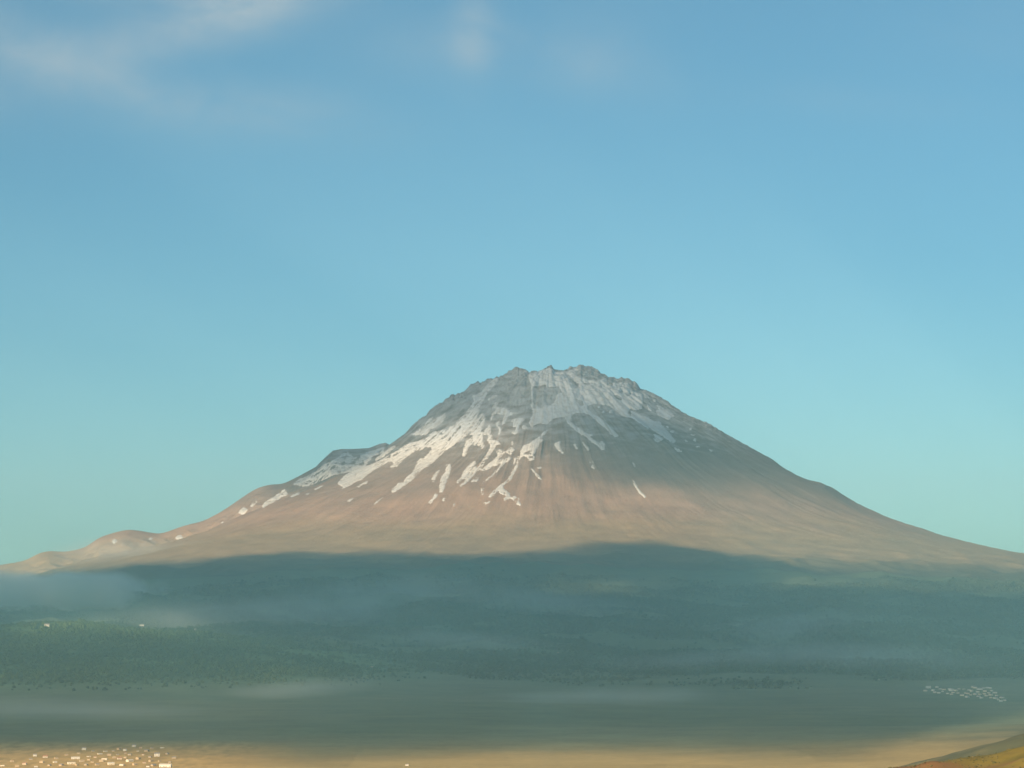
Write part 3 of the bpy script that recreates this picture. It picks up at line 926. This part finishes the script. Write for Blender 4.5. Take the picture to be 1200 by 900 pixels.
GD_ = 'scattered houses on the wooded slopes'
for px, py in [(133,759),(436,782),(654,765),(1030,797)]:
    far_house(px, py, 'tiny pale house standing alone among the trees of the shaded slopes', GD_, rng.uniform(.5, .7), 3)

# ------------------------------------------------------------------ sun
EL, AZ = math.radians(17), math.radians(214)      # azimuth clockwise from +Y
SUN = np.array((math.sin(AZ) * math.cos(EL), math.cos(AZ) * math.cos(EL), math.sin(EL)))
sd = bpy.data.lights.new('sun', 'SUN'); sd.energy = 5.0; sd.angle = math.radians(.5); sd.color = (1.0, .77, .52)
so = bpy.data.objects.new('sun', sd); C.objects.link(so)
from mathutils import Vector
so.rotation_euler = Vector(SUN).to_track_quat('Z', 'Y').to_euler()

# ------------------------------------------------------------------ clouds that shade the slopes (out of the picture, behind and left)
_ru = np.linspace(-.36, .36, 700); _rr = np.concatenate([np.geomspace(400, 7000, 260), np.arange(7020, 17500, 25)])
_RU, _RR = np.meshgrid(_ru, _rr)
_RH = np.vstack([height(_RU * _RR, _RR)])


def fast_h(x, y):
    ok = (y > 420) & (y < 17400)
    yy = np.clip(y, 420, 17400); u = np.clip(x / yy, -.358, .358)
    fx = (u + .36) / .72 * 699; fy = np.interp(yy, _rr, np.arange(len(_rr)))
    return np.where(ok, sample(_RH, fx, fy), PLAIN - 26)


def make_cloud(name, zc, bounds, step, shade, tmax, mat):
    xs = np.arange(bounds[0], bounds[1], step); ys = np.arange(bounds[2], bounds[3], step)
    QX, QY = np.meshgrid(xs, ys)
    hx, hy, hz = QX * 0, QY * 0, QX * 0 - 1e4
    done = np.zeros(QX.shape, bool)
    tmx = (zc - PLAIN + 30) / SUN[2]
    for t in np.linspace((zc - 1700) / SUN[2] if zc > 1700 else 0, tmx, 420):
        x = QX - SUN[0] * t; y = QY - SUN[1] * t; z = zc - SUN[2] * t
        nh = (~done) & (z <= fast_h(x, y))
        hx[nh] = x[nh]; hy[nh] = y[nh]; hz[nh] = z; done |= nh
    good = done & (hy > 500)
    hy_ = np.where(good, hy, 5000.); hx_ = np.where(good, hx, 0); hz_ = np.where(good, hz, 0)
    px, py = uv2px(hx_ / hy_, hz_ / hy_)
    S = np.where(good, shade(px, py), 0)
    T = tmax * S * (1 + .12 * fbm(QX / 700, QY / 700, 3, 401))
    T[0] = T[-1] = 0; T[:, 0] = T[:, -1] = 0
    T[T < tmax * .02] = 0
    nr, nc = T.shape
    fm = (T[:-1, :-1] > 0) | (T[1:, :-1] > 0) | (T[:-1, 1:] > 0) | (T[1:, 1:] > 0)
    q = grid_quads(nr, nc, fm)
    top = np.stack([QX, QY, zc + .75 * T], -1).reshape(-1, 3)
    bot = np.stack([QX, QY, zc - .25 * T], -1).reshape(-1, 3)
    idb = np.arange(nr * nc) + nr * nc
    z0 = T.reshape(-1) == 0
    idb[z0] = np.arange(nr * nc)[z0]
    V = np.vstack([top, bot])
    Q = np.vstack([q, idb[q][:, ::-1]])
    used, QQ = compact(Q)
    o = new_mesh(name, V[used], quads=QQ, mat=mat)
    kind(o, 'stuff', 'cloud bank drifting between the low sun and the slopes')
    return o


M_cloud = volume_material('cloud bank', (.97, .97, .98), .0045)
M_cloud2 = volume_material('thin high cloud', (.97, .97, .98), .0028)
make_cloud('clouds', 2450., (-12500, 1800, -9000, 9000), 60, low_shade, 330, M_cloud)
make_cloud('clouds', 5200., (-12500, -1500, -1200, 9500), 50, high_shade, 165, M_cloud2)

# ------------------------------------------------------------------ haze and mist
def box_obj(name, x0, x1, y0, y1, z0, z1, mat):
    vs, fs = [], []
    box(vs, fs, x0, x1, y0, y1, z0, z1)
    return new_mesh(name, vs, faces=fs, mat=mat, smooth=False)


haze = box_obj('haze', -23000, 23000, -8000, 31000, PLAIN - 28, 1680, volume_material('thin blue air', (.54, .86, 1.0), 3.3e-5))
kind(haze, 'stuff')


def mist_material(name, dens, col=(1, 1, .94)):
    """density falls off softly from the middle of the patch and is torn by noise"""
    m, nt, N, L = nodes(name)
    out = N.new('ShaderNodeOutputMaterial'); v = N.new('ShaderNodeVolumePrincipled')
    v.inputs['Color'].default_value = (*col, 1)
    tc = N.new('ShaderNodeTexCoord')
    vm = N.new('ShaderNodeVectorMath'); vm.operation = 'MULTIPLY_ADD'; vm.inputs[1].default_value = (2, 2, 2); vm.inputs[2].default_value = (-1, -1, -1)
    L.new(tc.outputs['Generated'], vm.inputs[0])
    ln = N.new('ShaderNodeVectorMath'); ln.operation = 'LENGTH'; L.new(vm.outputs[0], ln.inputs[0])
    ge = N.new('ShaderNodeNewGeometry'); nz = N.new('ShaderNodeTexNoise'); nz.inputs['Scale'].default_value = 1 / 160; nz.inputs['Detail'].default_value = 3
    L.new(ge.outputs['Position'], nz.inputs['Vector'])
    ad = N.new('ShaderNodeMath'); ad.operation = 'MULTIPLY_ADD'; ad.inputs[1].default_value = .9; L.new(nz.outputs['Fac'], ad.inputs[0]); L.new(ln.outputs['Value'], ad.inputs[2])
    mr = N.new('ShaderNodeMapRange'); mr.interpolation_type = 'SMOOTHSTEP'; mr.inputs['From Min'].default_value = 1.3; mr.inputs['From Max'].default_value = .45
    mr.inputs['To Min'].default_value = 0; mr.inputs['To Max'].default_value = dens
    L.new(ad.outputs[0], mr.inputs['Value']); L.new(mr.outputs[0], v.inputs['Density']); L.new(v.outputs[0], out.inputs['Volume'])
    return m


def mist_patch(px, py, dy, sx, sy, sz, mat, label, tilt=0):
    x, y, z = hit(px, py)
    u = np.linspace(0, 2 * math.pi, 49)[:-1]; w = np.linspace(-math.pi / 2, math.pi / 2, 25)
    UU, WW = np.meshgrid(u, w)
    P = np.stack([np.cos(UU) * np.cos(WW) * sx, np.sin(UU) * np.cos(WW) * sy, np.sin(WW) * sz], -1)
    i = np.arange(25 * 48).reshape(25, 48); j = np.roll(i, -1, 1)
    o = new_mesh('mist', P.reshape(-1, 3), quads=np.stack([i[:-1], j[:-1], j[1:], i[1:]], -1).reshape(-1, 4), mat=mat)
    o.location = (x, y + dy, z + sz * .15)
    o.rotation_euler = (0, -math.radians(tilt), 0)
    kind(o, 'stuff', label)


M_mist = mist_material('pale valley mist', .03)
M_mist2 = mist_material('thin sunlit mist', .0016)
M_low = mist_material('valley haze', 8.0e-5, (.26, .82, 1.0))
M_veil = mist_material('thin valley veil', .0013)
mist_patch(600, 740, -2300, 9000, 7200, 430, M_low, 'blue valley haze filling the low ground in the shade')
mist_patch(-10, 706, -60, 760, 700, 150, M_mist, 'pale blue mist lying against the foot of the slope')
mist_patch(90, 700, 0, 460, 500, 120, M_mist, 'ragged tip of the pale mist on the shaded slope')
mist_patch(150, 652, -60, 760, 420, 130, M_mist2, 'thin sunlit mist below the small hills of the skyline')
mist_patch(300, 726, 0, 900, 700, 110, M_veil, 'faint blue veil behind the wooded hill', 2)
mist_patch(455, 705, 0, 700, 600, 130, M_veil, 'faint blue veil on the shaded slope above the wood', 4)
mist_patch(560, 757, 0, 420, 500, 60, M_veil, 'faint streak of mist over the middle of the wood', -6)
mist_patch(820, 778, 0, 560, 500, 60, M_veil, 'faint mist along the lower edge of the wood', 3)
mist_patch(1010, 775, 0, 620, 600, 80, M_veil, 'faint veil before the far village', -3)
mist_patch(330, 815, 0, 380, 500, 44, M_veil, 'faint veil in the hollow below the wooded hill', 6)
mist_patch(655, 715, 0, 620, 600, 110, M_veil, 'faint veil on the shaded slope below the darker rock', -7)
mist_patch(900, 742, 0, 520, 600, 80, M_veil, 'faint veil among the trees of the shaded slope', 8)
mist_patch(90, 838, 0, 420, 500, 40, M_veil, 'thin ground mist on the plain before the wooded hill', -3)
mist_patch(690, 822, 0, 520, 600, 36, M_veil, 'thin ground mist on the plain below the wood', 2)

# ------------------------------------------------------------------ sky
w = bpy.data.worlds.new('World'); scene.world = w; w.use_nodes = True
nt = w.node_tree; N = nt.nodes; L = nt.links
for nd in list(N):
    N.remove(nd)
out = N.new('ShaderNodeOutputWorld'); bg = N.new('ShaderNodeBackground'); bg.inputs['Strength'].default_value = .10
sky = N.new('ShaderNodeTexSky'); sky.sky_type = 'NISHITA'; sky.sun_disc = False
sky.sun_elevation = EL; sky.sun_rotation = AZ; sky.altitude = 1700; sky.air_density = 1.0; sky.dust_density = 1.0; sky.ozone_density = 1.6
tc = N.new('ShaderNodeTexCoord')
sep = N.new('ShaderNodeSeparateXYZ'); L.new(tc.outputs['Generated'], sep.inputs[0])


def mth(op, a, b=None, c=None):
    n = N.new('ShaderNodeMath'); n.operation = op
    for i, v in enumerate((a, b, c)):
        if v is None:
            continue
        if isinstance(v, (int, float)):
            n.inputs[i].default_value = v
        else:
            L.new(v, n.inputs[i])
    return n.outputs[0]


yv = mth('MAXIMUM', sep.outputs['Y'], .05)
uu, vv = mth('DIVIDE', sep.outputs['X'], yv), mth('DIVIDE', sep.outputs['Z'], yv)
# thin cirrus wisps: soft patches of cloud in the sky's own directions, torn by noise
cmb = N.new('ShaderNodeCombineXYZ'); L.new(mth('MULTIPLY', uu, 1.0), cmb.inputs[0]); L.new(mth('MULTIPLY', vv, 1.7), cmb.inputs[1])
nz = N.new('ShaderNodeTexNoise'); nz.inputs['Scale'].default_value = 13; nz.inputs['Detail'].default_value = 8; nz.inputs['Roughness'].default_value = .58
nz.inputs['Distortion'].default_value = 1.1
L.new(cmb.outputs[0], nz.inputs['Vector'])
total = None
for px, py, sx, sy, rot, k in [(210, 38, 130, 26, -14, .72), (330, -12, 150, 26, -18, .5), (60, 65, 110, 30, 24, .75), (300, 128, 110, 26, 6, .5), (556, 32, 22, 44, 4, 1.0), (540, 60, 90, 34, 0, .25), (690, 72, 80, 34, 14, .36), (1000, 120, 160, 20, 4, .10), (150, -20, 160, 30, 10, .5), (-300, 60, 300, 40, 8, .6), (1500, 0, 260, 40, -6, .4), (640, 20, 120, 40, 0, .10)]:
    u0, v0 = px2uv(px, py); u0 = float(u0); v0 = float(v0)
    c, s = math.cos(math.radians(rot)), math.sin(math.radians(rot))
    du, dv = mth('SUBTRACT', uu, u0), mth('SUBTRACT', vv, v0)
    a = mth('DIVIDE', mth('SUBTRACT', mth('MULTIPLY', du, c), mth('MULTIPLY', dv, s)), sx / F)
    b = mth('DIVIDE', mth('ADD', mth('MULTIPLY', du, s), mth('MULTIPLY', dv, c)), sy / F)
    g = mth('POWER', 2.718, mth('MULTIPLY', mth('ADD', mth('MULTIPLY', a, a), mth('MULTIPLY', b, b)), -.7))
    g = mth('MULTIPLY', g, k)
    total = g if total is None else mth('ADD', total, g)
mr = N.new('ShaderNodeMapRange'); mr.inputs['From Min'].default_value = .25; mr.inputs['From Max'].default_value = .75; mr.inputs['To Min'].default_value = .15; mr.inputs['To Max'].default_value = 1.3
L.new(nz.outputs['Fac'], mr.inputs['Value'])
fac = mth('MULTIPLY', mth('MULTIPLY', total, mr.outputs[0]), .55)
fac = mth('MINIMUM', fac, .8)
tn = N.new('ShaderNodeMix'); tn.data_type = 'RGBA'; tn.blend_type = 'MULTIPLY'; tn.inputs[0].default_value = 1.0
L.new(sky.outputs[0], tn.inputs[6]); tn.inputs[7].default_value = (.352, .605, .615, 1)
mx = N.new('ShaderNodeMix'); mx.data_type = 'RGBA'
L.new(fac, mx.inputs[0]); L.new(tn.outputs[2], mx.inputs[6]); mx.inputs[7].default_value = (3.1, 3.4, 3.5, 1)
L.new(mx.outputs[2], bg.inputs['Color']); L.new(bg.outputs[0], out.inputs['Surface'])

# ------------------------------------------------------------------ picture settings
vs = scene.view_settings
vs.view_transform = 'Standard'; vs.look = 'None'; vs.gamma = 1; vs.exposure = .84
vs.use_curve_mapping = False
scene.cycles.use_denoising = True
scene.cycles.volume_bounces = 3
scene.cycles.max_bounces = 6
scene.cycles.volume_max_steps = 256
